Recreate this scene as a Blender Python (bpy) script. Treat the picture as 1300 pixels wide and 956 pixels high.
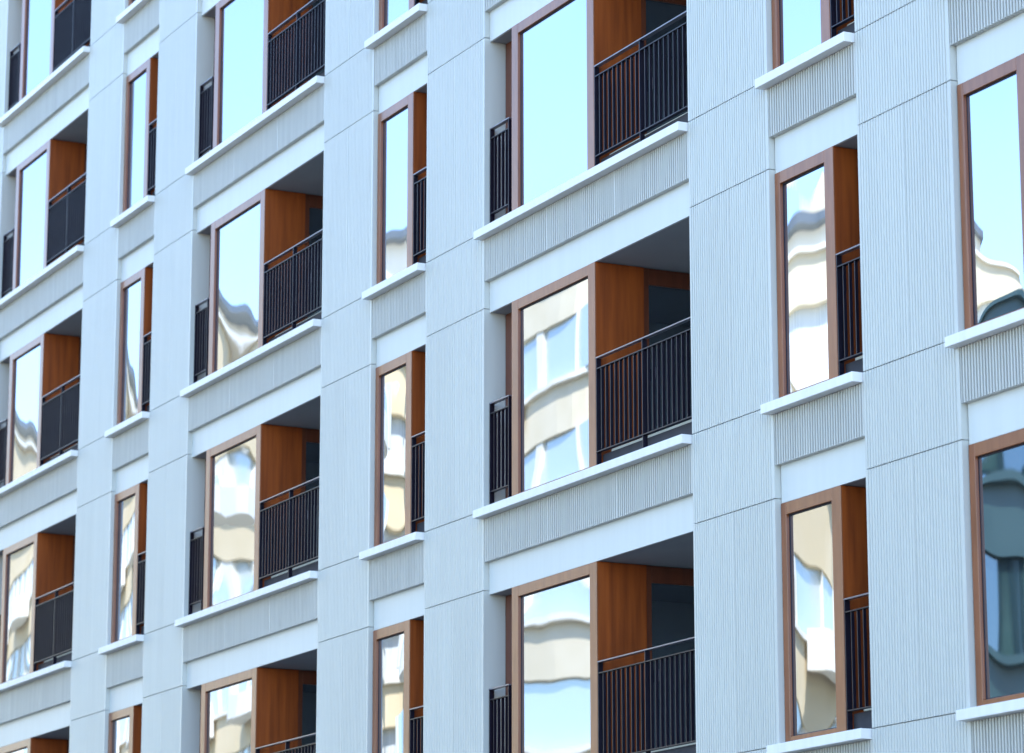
import bpy, math, random
from mathutils import Vector, Matrix
random.seed(7)
R = math.radians
for o in list(bpy.data.objects): bpy.data.objects.remove(o)
sc = bpy.context.scene
col = sc.collection

# ------------------------------------------------------------------ camera
Z0 = 10.57                       # height of the reference sill line above the street
AZ, PITCH, ROLL = 0.4534224, 0.2269457, -0.0001776
FPX = 4165.76
ca, sa, cp, sp = math.cos(AZ), math.sin(AZ), math.cos(PITCH), math.sin(PITCH)
fwd = Vector((-ca*cp, sa*cp, sp)); rgt = Vector((sa, ca, 0)); upv = rgt.cross(fwd)
r2 = rgt*math.cos(ROLL) + upv*math.sin(ROLL); u2 = -rgt*math.sin(ROLL) + upv*math.cos(ROLL)
cam_d = bpy.data.cameras.new('camera'); cam = bpy.data.objects.new('camera', cam_d); col.objects.link(cam)
M = Matrix((r2, u2, -fwd)).transposed().to_4x4()
M.translation = Vector((25.9255, -14.4783, -8.9677 + Z0))
cam.matrix_world = M
cam_d.sensor_width = 36; cam_d.lens = 36*FPX/1300; cam_d.shift_y = -44.5/1300
cam_d.clip_start = 0.5; cam_d.clip_end = 6000
cam_d.dof.use_dof = True; cam_d.dof.focus_distance = 31.0; cam_d.dof.aperture_fstop = 2.3
sc.camera = cam

# ------------------------------------------------------------------ sky, sun, exposure
SUN_EL, SUN_AZ = 47.0, 52.0      # the sun stands behind the building: its street face is in the shade
w = bpy.data.worlds.new('World'); sc.world = w; w.use_nodes = True
nt = w.node_tree
sky = nt.nodes.new('ShaderNodeTexSky'); sky.sky_type = 'NISHITA'; sky.sun_disc = False
sky.sun_elevation = R(SUN_EL); sky.sun_rotation = R(SUN_AZ)
sky.air_density = 1.0; sky.dust_density = 0.15; sky.ozone_density = 1.6
bg = nt.nodes['Background']; bg.inputs[1].default_value = 0.15
nt.links.new(sky.outputs[0], bg.inputs[0])
sl = bpy.data.lights.new('sun', 'SUN'); sl.energy = 2.5; sl.angle = R(0.53); sl.color = (1.0, 0.92, 0.79)
so = bpy.data.objects.new('sun', sl); col.objects.link(so)
sd = Vector((math.sin(R(SUN_AZ))*math.cos(R(SUN_EL)), math.cos(R(SUN_AZ))*math.cos(R(SUN_EL)), math.sin(R(SUN_EL))))
so.rotation_euler = (-sd).to_track_quat('-Z', 'Y').to_euler(); so.location = (0, 60, 80)
sc.view_settings.view_transform = 'Standard'; sc.view_settings.look = 'None'
sc.view_settings.gamma = 1; sc.view_settings.use_curve_mapping = False
sc.view_settings.exposure = 2.3

# ------------------------------------------------------------------ materials
def new_mat(name):
    m = bpy.data.materials.new(name); m.use_nodes = True
    return m, m.node_tree, m.node_tree.nodes['Principled BSDF']
def noise_mat(name, c0, c1, scale=3.0, rough=0.5, stretch=(1, 1, 1), bump=0.0, spec=0.5, detail=5, coat=0.0, lo=0.3, hi=0.7, metal=0.0):
    m, t, b = new_mat(name)
    g = t.nodes.new('ShaderNodeNewGeometry')
    mp = t.nodes.new('ShaderNodeMapping'); mp.inputs['Scale'].default_value = stretch
    n = t.nodes.new('ShaderNodeTexNoise'); n.inputs['Scale'].default_value = scale; n.inputs['Detail'].default_value = detail
    cr = t.nodes.new('ShaderNodeValToRGB')
    cr.color_ramp.elements[0].position = lo; cr.color_ramp.elements[1].position = hi
    cr.color_ramp.elements[0].color = (*c0, 1); cr.color_ramp.elements[1].color = (*c1, 1)
    t.links.new(g.outputs['Position'], mp.inputs[0]); t.links.new(mp.outputs[0], n.inputs['Vector'])
    t.links.new(n.outputs[0], cr.inputs[0]); t.links.new(cr.outputs[0], b.inputs['Base Color'])
    b.inputs['Roughness'].default_value = rough; b.inputs['Specular IOR Level'].default_value = spec
    b.inputs['Coat Weight'].default_value = coat; b.inputs['Coat Roughness'].default_value = 0.12
    b.inputs['Metallic'].default_value = metal
    if bump:
        bp = t.nodes.new('ShaderNodeBump'); bp.inputs['Strength'].default_value = 1; bp.inputs['Distance'].default_value = bump
        t.links.new(n.outputs[0], bp.inputs['Height']); t.links.new(bp.outputs[0], b.inputs['Normal'])
    return m
def glass_mat(name, tint, base, fac, wave=0.00045, wscale=0.75):
    m, t, b = new_mat(name)
    b.inputs['Base Color'].default_value = (*base, 1); b.inputs['Roughness'].default_value = 0.3
    gl = t.nodes.new('ShaderNodeBsdfGlossy'); gl.inputs['Color'].default_value = (*tint, 1); gl.inputs['Roughness'].default_value = 0.0
    g = t.nodes.new('ShaderNodeNewGeometry')
    mp = t.nodes.new('ShaderNodeMapping'); mp.inputs['Scale'].default_value = (1.5, 1.0, 0.75)
    n = t.nodes.new('ShaderNodeTexNoise'); n.inputs['Scale'].default_value = wscale; n.inputs['Detail'].default_value = 1.2; n.inputs['Distortion'].default_value = 0.6
    bp = t.nodes.new('ShaderNodeBump'); bp.inputs['Strength'].default_value = 1; bp.inputs['Distance'].default_value = wave
    mx = t.nodes.new('ShaderNodeMixShader'); mx.inputs[0].default_value = fac
    out = t.nodes['Material Output']
    t.links.new(g.outputs['Position'], mp.inputs[0]); t.links.new(mp.outputs[0], n.inputs['Vector'])
    t.links.new(n.outputs[0], bp.inputs['Height']); t.links.new(bp.outputs[0], gl.inputs['Normal'])
    t.links.new(b.outputs[0], mx.inputs[1]); t.links.new(gl.outputs[0], mx.inputs[2]); t.links.new(mx.outputs[0], out.inputs[0])
    return m
def facade_metal(name, ca_, cb_, dirt=0.06, rough=0.42):
    # painted sheet: slow tone drift, faint vertical rain streaks
    m, t, b = new_mat(name)
    g = t.nodes.new('ShaderNodeNewGeometry')
    n1 = t.nodes.new('ShaderNodeTexNoise'); n1.inputs['Scale'].default_value = 0.35; n1.inputs['Detail'].default_value = 3
    mp = t.nodes.new('ShaderNodeMapping'); mp.inputs['Scale'].default_value = (9, 9, 0.5)
    n2 = t.nodes.new('ShaderNodeTexNoise'); n2.inputs['Scale'].default_value = 1.2; n2.inputs['Detail'].default_value = 5
    cr = t.nodes.new('ShaderNodeValToRGB'); cr.color_ramp.elements[0].position = .3; cr.color_ramp.elements[1].position = .7
    cr.color_ramp.elements[0].color = (*ca_, 1); cr.color_ramp.elements[1].color = (*cb_, 1)
    rm = t.nodes.new('ShaderNodeMapRange'); rm.inputs[1].default_value = .35; rm.inputs[2].default_value = .75
    rm.inputs[3].default_value = 1.0; rm.inputs[4].default_value = 1.0 - dirt*2
    mx = t.nodes.new('ShaderNodeMix'); mx.data_type = 'RGBA'; mx.blend_type = 'MULTIPLY'; mx.inputs[0].default_value = 1.0
    t.links.new(g.outputs['Position'], n1.inputs['Vector']); t.links.new(g.outputs['Position'], mp.inputs[0])
    t.links.new(mp.outputs[0], n2.inputs['Vector']); t.links.new(n1.outputs[0], cr.inputs[0]); t.links.new(n2.outputs[0], rm.inputs[0])
    isl = t.nodes.new('ShaderNodeMapRange'); isl.inputs[3].default_value = .955; isl.inputs[4].default_value = 1.0
    ml_ = t.nodes.new('ShaderNodeMath'); ml_.operation = 'MULTIPLY'
    t.links.new(g.outputs['Random Per Island'], isl.inputs[0]); t.links.new(isl.outputs[0], ml_.inputs[0]); t.links.new(rm.outputs[0], ml_.inputs[1])
    t.links.new(cr.outputs[0], mx.inputs[6]); t.links.new(ml_.outputs[0], mx.inputs[7]); t.links.new(mx.outputs[2], b.inputs['Base Color'])
    b.inputs['Roughness'].default_value = rough
    return m
MT = dict(
    pier=facade_metal('pier_sheet', (.565, .58, .545), (.595, .61, .572), dirt=.03, rough=.36),
    spandrel=facade_metal('spandrel_sheet', (.55, .553, .515), (.58, .583, .545), dirt=.07),
    lintel=facade_metal('lintel_sheet', (.64, .665, .64), (.67, .695, .67), dirt=.02),
    sill=facade_metal('sill_white', (.84, .835, .82), (.88, .875, .86), dirt=.04),
    wall=noise_mat('render_coat', (.50, .53, .55), (.56, .59, .61), 2.0, .8),
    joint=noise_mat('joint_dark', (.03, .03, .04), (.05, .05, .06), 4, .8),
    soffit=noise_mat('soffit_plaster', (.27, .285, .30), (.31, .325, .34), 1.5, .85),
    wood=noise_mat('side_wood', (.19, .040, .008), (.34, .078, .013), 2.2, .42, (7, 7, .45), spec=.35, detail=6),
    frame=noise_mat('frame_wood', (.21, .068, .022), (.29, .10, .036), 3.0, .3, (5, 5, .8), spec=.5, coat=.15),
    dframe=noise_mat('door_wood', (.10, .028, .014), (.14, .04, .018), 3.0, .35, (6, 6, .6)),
    gasket=noise_mat('gasket_rubber', (.012, .010, .02), (.02, .016, .03), 5, .6),
    rail=noise_mat('railing_paint', (.006, .005, .014), (.010, .008, .019), 6, .38, spec=.35),
    hand=noise_mat('handrail_paint', (.13, .125, .16), (.18, .17, .21), 6, .28, spec=.8),
    slab=noise_mat('slab_edge', (.55, .52, .42), (.62, .60, .50), 5, .7),
    glass=glass_mat('mirror_glass', (.45, .51, .64), (.02, .035, .045), .86),
    dglass=glass_mat('door_glass', (.45, .55, .62), (.010, .013, .025), .5, .0005),
    cream=noise_mat('cream_render', (.66, .51, .28), (.74, .59, .36), .5, .85),
    white=noise_mat('white_trim', (.76, .70, .56), (.82, .76, .62), 1.0, .7),
    ivory=noise_mat('ivory_stone', (.68, .57, .37), (.76, .65, .45), .8, .8),
    bluepane=glass_mat('blue_glass', (.62, .72, .74), (.52, .57, .54), .28, .0, 1),
    curtainpane=glass_mat('curtained_glass', (.5, .6, .65), (.22, .26, .27), .3, 0.0),  # tone of the reflection painted onto the balcony door panes
    curtain=noise_mat('curtain_fabric', (.55, .56, .50), (.75, .76, .70), 1.5, .9, (6, 6, .3)),
    dark=noise_mat('dark_cladding', (.03, .075, .068), (.055, .11, .10), .7, .5),
    darkpane=glass_mat('dark_glass', (.35, .45, .5), (.02, .05, .06), .4, .0, 1),
    roofm=noise_mat('roof_metal', (.10, .12, .13), (.16, .18, .19), .8, .5),
    asphalt=noise_mat('asphalt', (.040, .040, .042), (.065, .065, .066), 8, .85, bump=.004),
    paving=noise_mat('paving', (.12, .12, .115), (.17, .165, .16), 3, .8),
    kerb=noise_mat('kerb_stone', (.34, .33, .31), (.42, .41, .39), 4, .8),
    line=noise_mat('road_paint', (.66, .66, .64), (.78, .78, .76), 6, .6),
    soil=noise_mat('soil', (.10, .09, .06), (.16, .14, .10), .3, .95),
)

# ------------------------------------------------------------------ helpers
class MB:
    def __init__(s): s.v = []; s.f = []; s.sm = []
    def box(s, x0, x1, y0, y1, z0, z1):
        n = len(s.v)
        s.v += [(x, y, z) for z in (z0, z1) for y in (y0, y1) for x in (x0, x1)]
        for q in ((0, 2, 3, 1), (4, 5, 7, 6), (0, 1, 5, 4), (2, 6, 7, 3), (0, 4, 6, 2), (1, 3, 7, 5)): s.f.append([n+i for i in q])
        return s
    def prism(s, poly, z0, z1):           # poly: (x, y) counter-clockwise from above
        n = len(s.v); k = len(poly)
        s.v += [(x, y, z0) for x, y in poly] + [(x, y, z1) for x, y in poly]
        for i in range(k):
            j = (i+1) % k; s.f.append([n+i, n+j, n+k+j, n+k+i])
        s.f.append([n+i for i in range(k-1, -1, -1)]); s.f.append([n+k+i for i in range(k)])
        return s
    def tube(s, a, b, ra, rb, k=7):
        a, b = Vector(a), Vector(b); d = (b-a).normalized()
        u = d.cross(Vector((0, 0, 1)) if abs(d.z) < .9 else Vector((1, 0, 0))).normalized(); v = d.cross(u); n = len(s.v)
        for p, r in ((a, ra), (b, rb)):
            for i in range(k):
                q = p + (u*math.cos(2*math.pi*i/k) + v*math.sin(2*math.pi*i/k))*r; s.v.append(tuple(q))
        for i in range(k):
            j = (i+1) % k; s.f.append([n+i, n+j, n+k+j, n+k+i])
        return s
    def mesh(s, name, mat, smooth=False):
        me = bpy.data.meshes.new(name); me.from_pydata(s.v, [], s.f); me.materials.append(mat)
        if smooth: me.polygons.foreach_set('use_smooth', [True]*len(me.polygons))
        me.validate(); me.update(); return me
    def build(s, name, mat, parent=None, loc=(0, 0, 0), bevel=0, smooth=False):
        o = bpy.data.objects.new(name, s.mesh(name, mat, smooth)); col.objects.link(o); o.location = loc
        if parent: o.parent = parent
        if bevel:
            b = o.modifiers.new('bevel', 'BEVEL'); b.width = bevel; b.segments = 2; b.limit_method = 'ANGLE'
        return o
def empty(name, loc, label, cat, group=None):
    o = bpy.data.objects.new(name, None); col.objects.link(o); o.location = loc
    o['label'] = label; o['category'] = cat
    if group: o['group'] = group
    return o
def struct(o): o['kind'] = 'structure'; return o

# ------------------------------------------------------------------ ground, road, pavements
struct(MB().box(-1500, 1500, -1500, 1500, -.6, -.02).build('ground', MT['soil']))
struct(MB().box(-400, 400, -18.0, -5.0, -.3, -.014).build('road', MT['asphalt']))
struct(MB().box(-400, 400, -4.85, 14, -.3, .12).build('pavement', MT['paving']))
struct(MB().box(-400, 400, -60, -18.15, -.3, .12).build('pavement', MT['paving']))
struct(MB().box(-400, 400, -5.0, -4.852, -.3, .125).build('kerb', MT['kerb'], bevel=.01))
struct(MB().box(-400, 400, -18.148, -18.0, -.3, .125).build('kerb', MT['kerb'], bevel=.01))
ml = MB()
for i in range(-40, 30): ml.box(i*6, i*6+3, -11.56, -11.44, -.013, -.008)
struct(ml.build('road_marking', MT['line']))

# ------------------------------------------------------------------ the apartment building
H = 3.0
bld = empty('apartment_building', (0, 0, 0),
            'pale grey apartment building with ribbed panels, wood framed mirror windows and black balcony railings', 'building')
# bays: (kind, left edge, right edge)
BAYS = [('N', -24.97, -23.49), ('A', -22.00, -17.83), ('N', -16.345, -14.86), ('W', -13.37, -8.915), ('N', -7.44, -5.945),
        ('W', -4.46, 0.0), ('N', 1.472, 2.965), ('N', 4.405, 5.90), ('W', 7.36, 11.82)]
ROWS = list(range(-4, 4))                  # row 0 has its sill at Z0, row k at Z0 - k*H
TOP = Z0 + 4*H + 2.12 + .9
xl_end, xr_end = -26.46, 13.3
edges = [xl_end] + [e for b in BAYS for e in b[1:]] + [xr_end]
PIERS = [(edges[i], edges[i+1]) for i in range(0, len(edges), 2)]

def rib_profile(x0, x1, depth, yback, flat=.03, pitch=.0415, fr=None, gw=.36):
    """closed outline seen from above: ribbed towards -y, plain at the back"""
    fr = flat if fr is None else fr
    n = max(1, round((x1-x0-flat-fr)/pitch)); p = (x1-x0-flat-fr)/n
    pts = [(x0, 0), (x0+flat, 0)]
    for i in range(n):
        a = x0+flat+i*p
        if i: pts.append((a, 0))
        for u, d in ((.06, .9), (.09, 1), (gw, 1), (gw+.03, .9)): pts.append((a+p*u, depth*d))
        pts.append((a+p*(gw+.09), 0))
    pts += [(x1-fr, 0), (x1, 0), (x1, yback), (x0, yback)]
    return pts

# piers: stacked ribbed panels with open joints at each sill and each window head
for x0, x1 in PIERS:
    mb = MB(); xm = (x0+x1)/2; G = .005
    levels = []
    for k in ROWS:
        z = Z0-k*H
        levels.append((z+G, z+2.16-G, True)); levels.append((z-.84+G, z-G, False))
    levels.append((Z0+4*H+2.16+G, TOP, False))
    for za, zb, split in levels:
        if zb < .2: continue
        za = max(za, .15)
        if split:
            mb.prism(rib_profile(x0, xm-.003, .010, .25, fr=.008), za, zb); mb.prism(rib_profile(xm+.003, x1, .010, .25, flat=.008, fr=.03), za, zb)
        else: mb.prism(rib_profile(x0, x1, .010, .25), za, zb)
    mb.build('pier', MT['pier'], bld)
# structural wall behind the panels, floor slabs, rear block
wb = MB()
for x0, x1 in PIERS: wb.box(x0+.012, x1-.012, .035, 2.39, .12, TOP-.02)
for kd, x0, x1 in BAYS:
    for k in ROWS + [4]:
        z = Z0-k*H
        if k == 4: wb.box(x0-.01, x1+.01, .09, 2.38, .12, 0.70-.01); continue
        if k == 3: wb.box(x0-.01, x1+.01, .09, 2.38, .12, z-.02) ; continue
        wb.box(x0-.01, x1+.01, .09, 2.38, z-.872, z-.02)
    wb.box(x0-.01, x1+.01, .09, 2.38, Z0+4*H+2.13, TOP-.02)
wb.box(xl_end+.012, xr_end-.012, 2.40, 13, .12, TOP-.02)
wb.build('wall', MT['wall'], bld)
MB().box(xl_end-.05, xr_end+.05, -.06, 13.1, TOP, TOP+.14).build('parapet', MT['sill'], bld)
MB().box(xl_end, xr_end, .04, .085, .125, Z0-3*H-.9).build('plinth', MT['wall'], bld)

def pane_mesh(x0, x1, z0, z1, y, pil, name='pane', mat=None, tilt=(0, 0)):
    """pillowed insulating-glass sheet: pil = centre bulge in metres, tilt = installation lean"""
    mb = MB(); nx, nz = 14, 20
    for j in range(nz+1):
        for i in range(nx+1):
            u, v = i/nx*2-1, j/nz*2-1
            b = pil*(1-u**4)*(1-v**4)*(1-.25*u*u) + tilt[0]*u*(x1-x0)/2 + tilt[1]*v*(z1-z0)/2
            mb.v.append((x0+(x1-x0)*i/nx, y-b, z0+(z1-z0)*j/nz))
    for j in range(nz):
        for i in range(nx):
            a = j*(nx+1)+i; mb.f.append([a, a+1, a+nx+2, a+nx+1])
    return mb.mesh(name, mat or MT['glass'], True)

def railing(parent, x0, x1, posts, loc_name='railing'):
    """flat-bar railing between x0 and x1 standing on the sill line"""
    yf = .055
    mb = MB(); n = max(2, round((x1-x0)/.098)); p = (x1-x0)/n
    for i in range(1, n):
        x = x0+i*p
        if any(abs(x-q) < .03 for q in posts): continue
        mb.box(x-.005, x+.005, yf+.006, yf+.036, .2, 1.021)
    mb.box(x0, x1, yf, yf+.046, 1.021, 1.031); mb.box(x0, x1, yf, yf+.046, .190, .200)
    r = mb.build('railing', MT['rail'], parent)
    h = MB().box(x0-.004, x1+.004, yf-.003, yf+.052, 1.130, 1.142).build('handrail', MT['hand'], r)
    for q in posts:
        pb = MB().box(q-.006, q+.006, yf-.001, yf+.050, .022, 1.130)
        pb.box(q-.02, q+.05, yf+.012, yf+.046, .001, .021)
        pb.box(q+.0065, q+.012, yf+.014, yf+.030, .10, .116)
        pb.build('post', MT['rail'], r)
    return r

def make_bay(kind, W):
    """parts of one bay, origin at the right end of its sill line; W = width of the opening"""
    g = []                                   # list of root parts
    L = -W
    g.append(MB().box(L-.065, -.018, -.10, .085, -.086, 0).build('sill', MT['sill'], None, bevel=.004))
    sp = MB()
    if kind == 'N': sp.prism(rib_profile(L+.005, -.005,  .052, .060, flat=.008, gw=.44), -.545, -.090)
    else:
        t = W/3
        for i in range(3): sp.prism(rib_profile(L+i*t+(.005 if i == 0 else .002), L+(i+1)*t-(.005 if i == 2 else .002),  .052, .060, flat=.008, gw=.44), -.545, -.090)
    g.append(sp.build('spandrel', MT['spandrel'], None))
    g.append(MB().box(L+.002, -.002, .062, .0885, -.88, -.5455).build('lintel', MT['lintel'], None))
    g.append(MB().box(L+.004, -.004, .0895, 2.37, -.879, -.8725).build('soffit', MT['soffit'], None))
    if kind == 'N': bx0, bx1, jl, D = L+.003, L+.995, .085, 1.2
    elif kind == 'A': bx0, bx1, jl, D = L+.59, L+2.24, .15, 2.35
    else: bx0, bx1, jl, D = L+.552, L+2.432, .15, 2.35
    zt = 2.1175; jr = .15; y0 = .052; yg = y0+.036
    # window: wooden frame with gasket, then the pane
    f = MB()
    f.box(bx0, bx0+jl, y0, y0+.11, .001, zt-.001); f.box(bx1-jr, bx1, y0, y0+.11, .001, zt-.001)
    f.box(bx0+jl+.0005, bx1-jr-.0005, y0+.001, y0+.11, zt-.11, zt-.002); f.box(bx0+jl+.0005, bx1-jr-.0005, y0+.001, y0+.11, .002, .07)
    win = f.build('window', MT['frame'], None, bevel=.0035); g.append(win)
    gs = MB(); a, b = bx0+jl, bx1-jr
    gs.box(a+.001, a+.006, yg-.005, yg+.02, .071, zt-.111); gs.box(b-.008, b-.001, yg-.008, yg+.02, .071, zt-.111)
    gs.box(a+.0065, b-.0085, yg-.010, yg+.02, zt-.122, zt-.111); gs.box(a+.0065, b-.0085, yg-.008, yg+.02, .071, .082)
    gs.build('gasket', MT['gasket'], win)
    pane = bpy.data.objects.new('pane', pane_mesh(a+.005, b-.005, .074, zt-.115, yg, .002)); col.objects.link(pane); pane.parent = win
    # wooden side cheeks of the projecting window box
    s = MB()
    yw = .60 if kind != 'N' else D
    s.box(bx1-.03, bx1+.0015, y0+.013, yw, .002, zt-.003)
    g.append(s.build('side_panel', MT['wood'], None))
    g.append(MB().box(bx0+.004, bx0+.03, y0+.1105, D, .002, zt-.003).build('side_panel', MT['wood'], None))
    # solid room behind the glass
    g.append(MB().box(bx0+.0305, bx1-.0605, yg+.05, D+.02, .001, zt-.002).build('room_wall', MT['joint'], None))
    if kind != 'N':
        # balcony door in the cheek
        d = MB()
        d.box(bx1-.055, bx1-.006, .6005, .66, .002, zt-.003); d.box(bx1-.055, bx1-.006, 1.56, 1.62, .002, zt-.003)
        d.box(bx1-.055, bx1-.006, .6605, 1.5595, zt-.17, zt-.004); d.box(bx1-.055, bx1-.006, .6605, 1.5595, .002, .12)
        d.box(bx1-.055, bx1-.006, 1.6205, D, .002, zt-.003)
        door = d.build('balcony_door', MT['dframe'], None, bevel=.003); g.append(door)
        MB().box(bx1-.045, bx1-.030, .655, 1.565, .115, zt-.165).build('pane', MT['dglass'], door)
        MB().box(bx1-.004, bx1+.045, .69, .705, .98, 1.10).build('handle', MT['hand'], door)
    # back wall of the loggia and of the left gap
    if kind != 'N':
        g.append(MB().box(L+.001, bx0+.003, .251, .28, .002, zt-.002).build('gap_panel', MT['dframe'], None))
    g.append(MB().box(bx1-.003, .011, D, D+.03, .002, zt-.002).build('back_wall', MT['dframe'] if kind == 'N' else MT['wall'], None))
    # loggia floor with pale slab edge behind the railing
    g.append(MB().box(bx1+.05, -.06, .20, D-.001, .196, .228).build('slab', MT['slab'], None))
    g.append(MB().box(bx1+.002, -.001, .13, D-.002, .003, .175).build('slab_base', MT['joint'], None))  # dark block standing in for the shade below the slab edge
    # railings
    if kind == 'N': g.append(railing(None, bx1+.012, -.004, (bx1+.018, -.012)))
    else:
        mid = (bx1-.004)/2-.045
        g.append(railing(None, bx1+.006, -.004, (bx1+.012, mid, -.012)))
        g.append(railing(None, L+.02, bx0-.075, (L+.027, bx0-.083)))
    var = [pane_mesh(a+.005, b-.005, .074, zt-.115, yg, p, tilt=t) for p, t in
           ((.0024, (.001, -.001)), (-.0022, (-.001, .001)), (.0034, (-.002, .0015)), (-.0030, (.002, -.0015)), (.0015, (0, .002)), (-.0038, (.001, 0)))]
    return g, var

def copy_part(o, parent, loc=None):
    c = o.copy(); col.objects.link(c); c.parent = parent
    if loc is not None: c.location = loc
    for ch in o.children: copy_part(ch, c)
    return c
protos = {}
for kd, x0, x1 in BAYS:
    if kd not in protos: protos[kd] = [make_bay(kd, 4.17 if kd == 'A' else (x1-x0 if kd == 'W' else 1.485)), False]
curt = MB().box(-.029, -.0285, .76, 1.12, .125, 1.16).mesh('curtain', MT['curtainpane'])  # pale rectangle just proud of the door glass: a painted reflection
rng = random.Random(11)
for kd, x0, x1 in BAYS:
    (parts, var), used = protos[kd][0], protos[kd][1]
    for k in ROWS:
        z = Z0-k*H
        for p in parts:
            if not protos[kd][1]: q = p; q.parent = bld; q.location = (x1, 0, z)
            else: q = copy_part(p, bld, (x1, 0, z))
            if p.name.startswith('window'):
                pn = [c for c in q.children if c.name.startswith('pane')][0]; pn.data = rng.choice(var)
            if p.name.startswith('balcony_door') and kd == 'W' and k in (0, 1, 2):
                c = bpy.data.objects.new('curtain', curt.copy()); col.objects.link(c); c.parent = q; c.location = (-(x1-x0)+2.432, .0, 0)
        protos[kd][1] = True

# ------------------------------------------------------------------ across the street (seen mirrored in the panes)
def band_block(name, label, x0, x1, yf, floors, fh, z_base, wall, trim, pane, depth=14, step=1.5, corner=None, group=None, setback=True):
    b = empty(name, ((x0+x1)/2, yf-depth/2, 0), label, 'building', group)
    ox, oy = (x0+x1)/2, yf-depth/2
    def pt(x, y): return (x-ox, y-oy)
    def outline(off):                       # plan outline, rounded towards the street at one end if asked
        xa, xb, ya, yb = x0-off, x1+off, yf-depth, yf+off
        pts = [(xa, ya), (xb, ya)]
        r = 5.0
        if corner in ('right', 'both'):
            for i in range(9):
                t = math.pi/2*i/8; pts.append((xb-r+r*math.cos(t), yb-r+r*math.sin(t)))
        else: pts.append((xb, yb))
        if corner in ('left', 'both'):
            for i in range(9):
                t = math.pi/2*i/8; pts.append((xa+r-r*math.sin(t), yb-r+r*math.cos(t)))
        else: pts.append((xa, yb))
        return [pt(*p) for p in pts]
    MB().prism(outline(-.35), .12, z_base+floors*fh-.05).build('wall', MT['curtain'] if pane != 'darkpane' else MT[wall], b)
    for i in range(floors+1):
        z = z_base+i*fh
        MB().prism(outline(0), z-.75, z+.62).build('wall_band', MT[wall], b)
        MB().prism(outline(.22), z+.62, z+.76).build('cornice', MT[trim], b)
        if i == floors: break
        w_ = MB().box(x0+.6-ox, x1-.6-ox, yf-.22-oy, yf-.18-oy, z+.765, z+fh-.752).build('window', MT[pane], b)
        m_ = MB(); n = int((x1-x0-1.2)/step)
        for k in range(n+1):
            x = x0+.6+(x1-x0-1.2)*k/n; ww = .05 if k % 3 else .22
            m_.box(x-ww-ox, x+ww-ox, yf-.179-oy, yf-.05-oy, z+.766, z+fh-.753)
        m_.build('mullion', MT[trim], w_)
        if i % 2 == 1 and pane != 'darkpane':
            for q in range(int((x1-x0)/9)):
                xa = x0+3+q*9
                MB().prism([pt(xa, yf+.23), *[pt(xa+2.5-2.5*math.cos(math.pi*t/8), yf+.23+1.3*math.sin(math.pi*t/8)) for t in range(8, -1, -1)][::-1][1:-1], pt(xa+5, yf+.23)][::-1], z+.0, z+.9).build('balcony', MT[trim], b)
    zt = z_base+floors*fh+.76
    if setback:
        MB().box(x0+3-ox, x1-6-ox, -depth/2+1, depth/2-3.0, zt, zt+2.3).build('top_storey', MT[trim], b)
        MB().box(x0+2.4-ox, x1-5.4-ox, -depth/2+.6, depth/2-2.4, zt+2.3, zt+2.55).build('roof', MT['roofm'], b)
        MB().box((x0+x1)/2-2-ox, (x0+x1)/2+1-ox, -2, 1.5, zt+2.55, zt+4.2).build('lift_housing', MT[wall], b)
        MB().box(x0+6-ox, x0+7.2-ox, -1, .2, zt+2.55, zt+4.6).build('chimney', MT['white'], b)
    return b
band_block('office_block', 'long cream building with rounded corner and blue ribbon windows, mirrored in the left windows',
           -150, -66, -25, 7, 3.3, 3.6, 'cream', 'white', 'bluepane', corner='right')
band_block('office_block', 'ivory building with curved white balconies, mirrored in the middle windows',
           -63.5, -47.5, -25, 6, 3.3, 3.4, 'ivory', 'white', 'bluepane', corner='both', step=2.6)
band_block('office_block', 'lower cream building with white cornices, mirrored in the narrow right windows',
           -46, -35.6, -24.5, 5, 3.1, 1.9, 'cream', 'white', 'bluepane', corner='left', step=2.4, setback=False)
band_block('office_block', 'dark green clad building with glass bands, mirrored in the rightmost windows',
           -34.6, -14, -25, 4, 3.5, 3.0, 'dark', 'dark', 'darkpane', corner='right', step=2.2, setback=False)
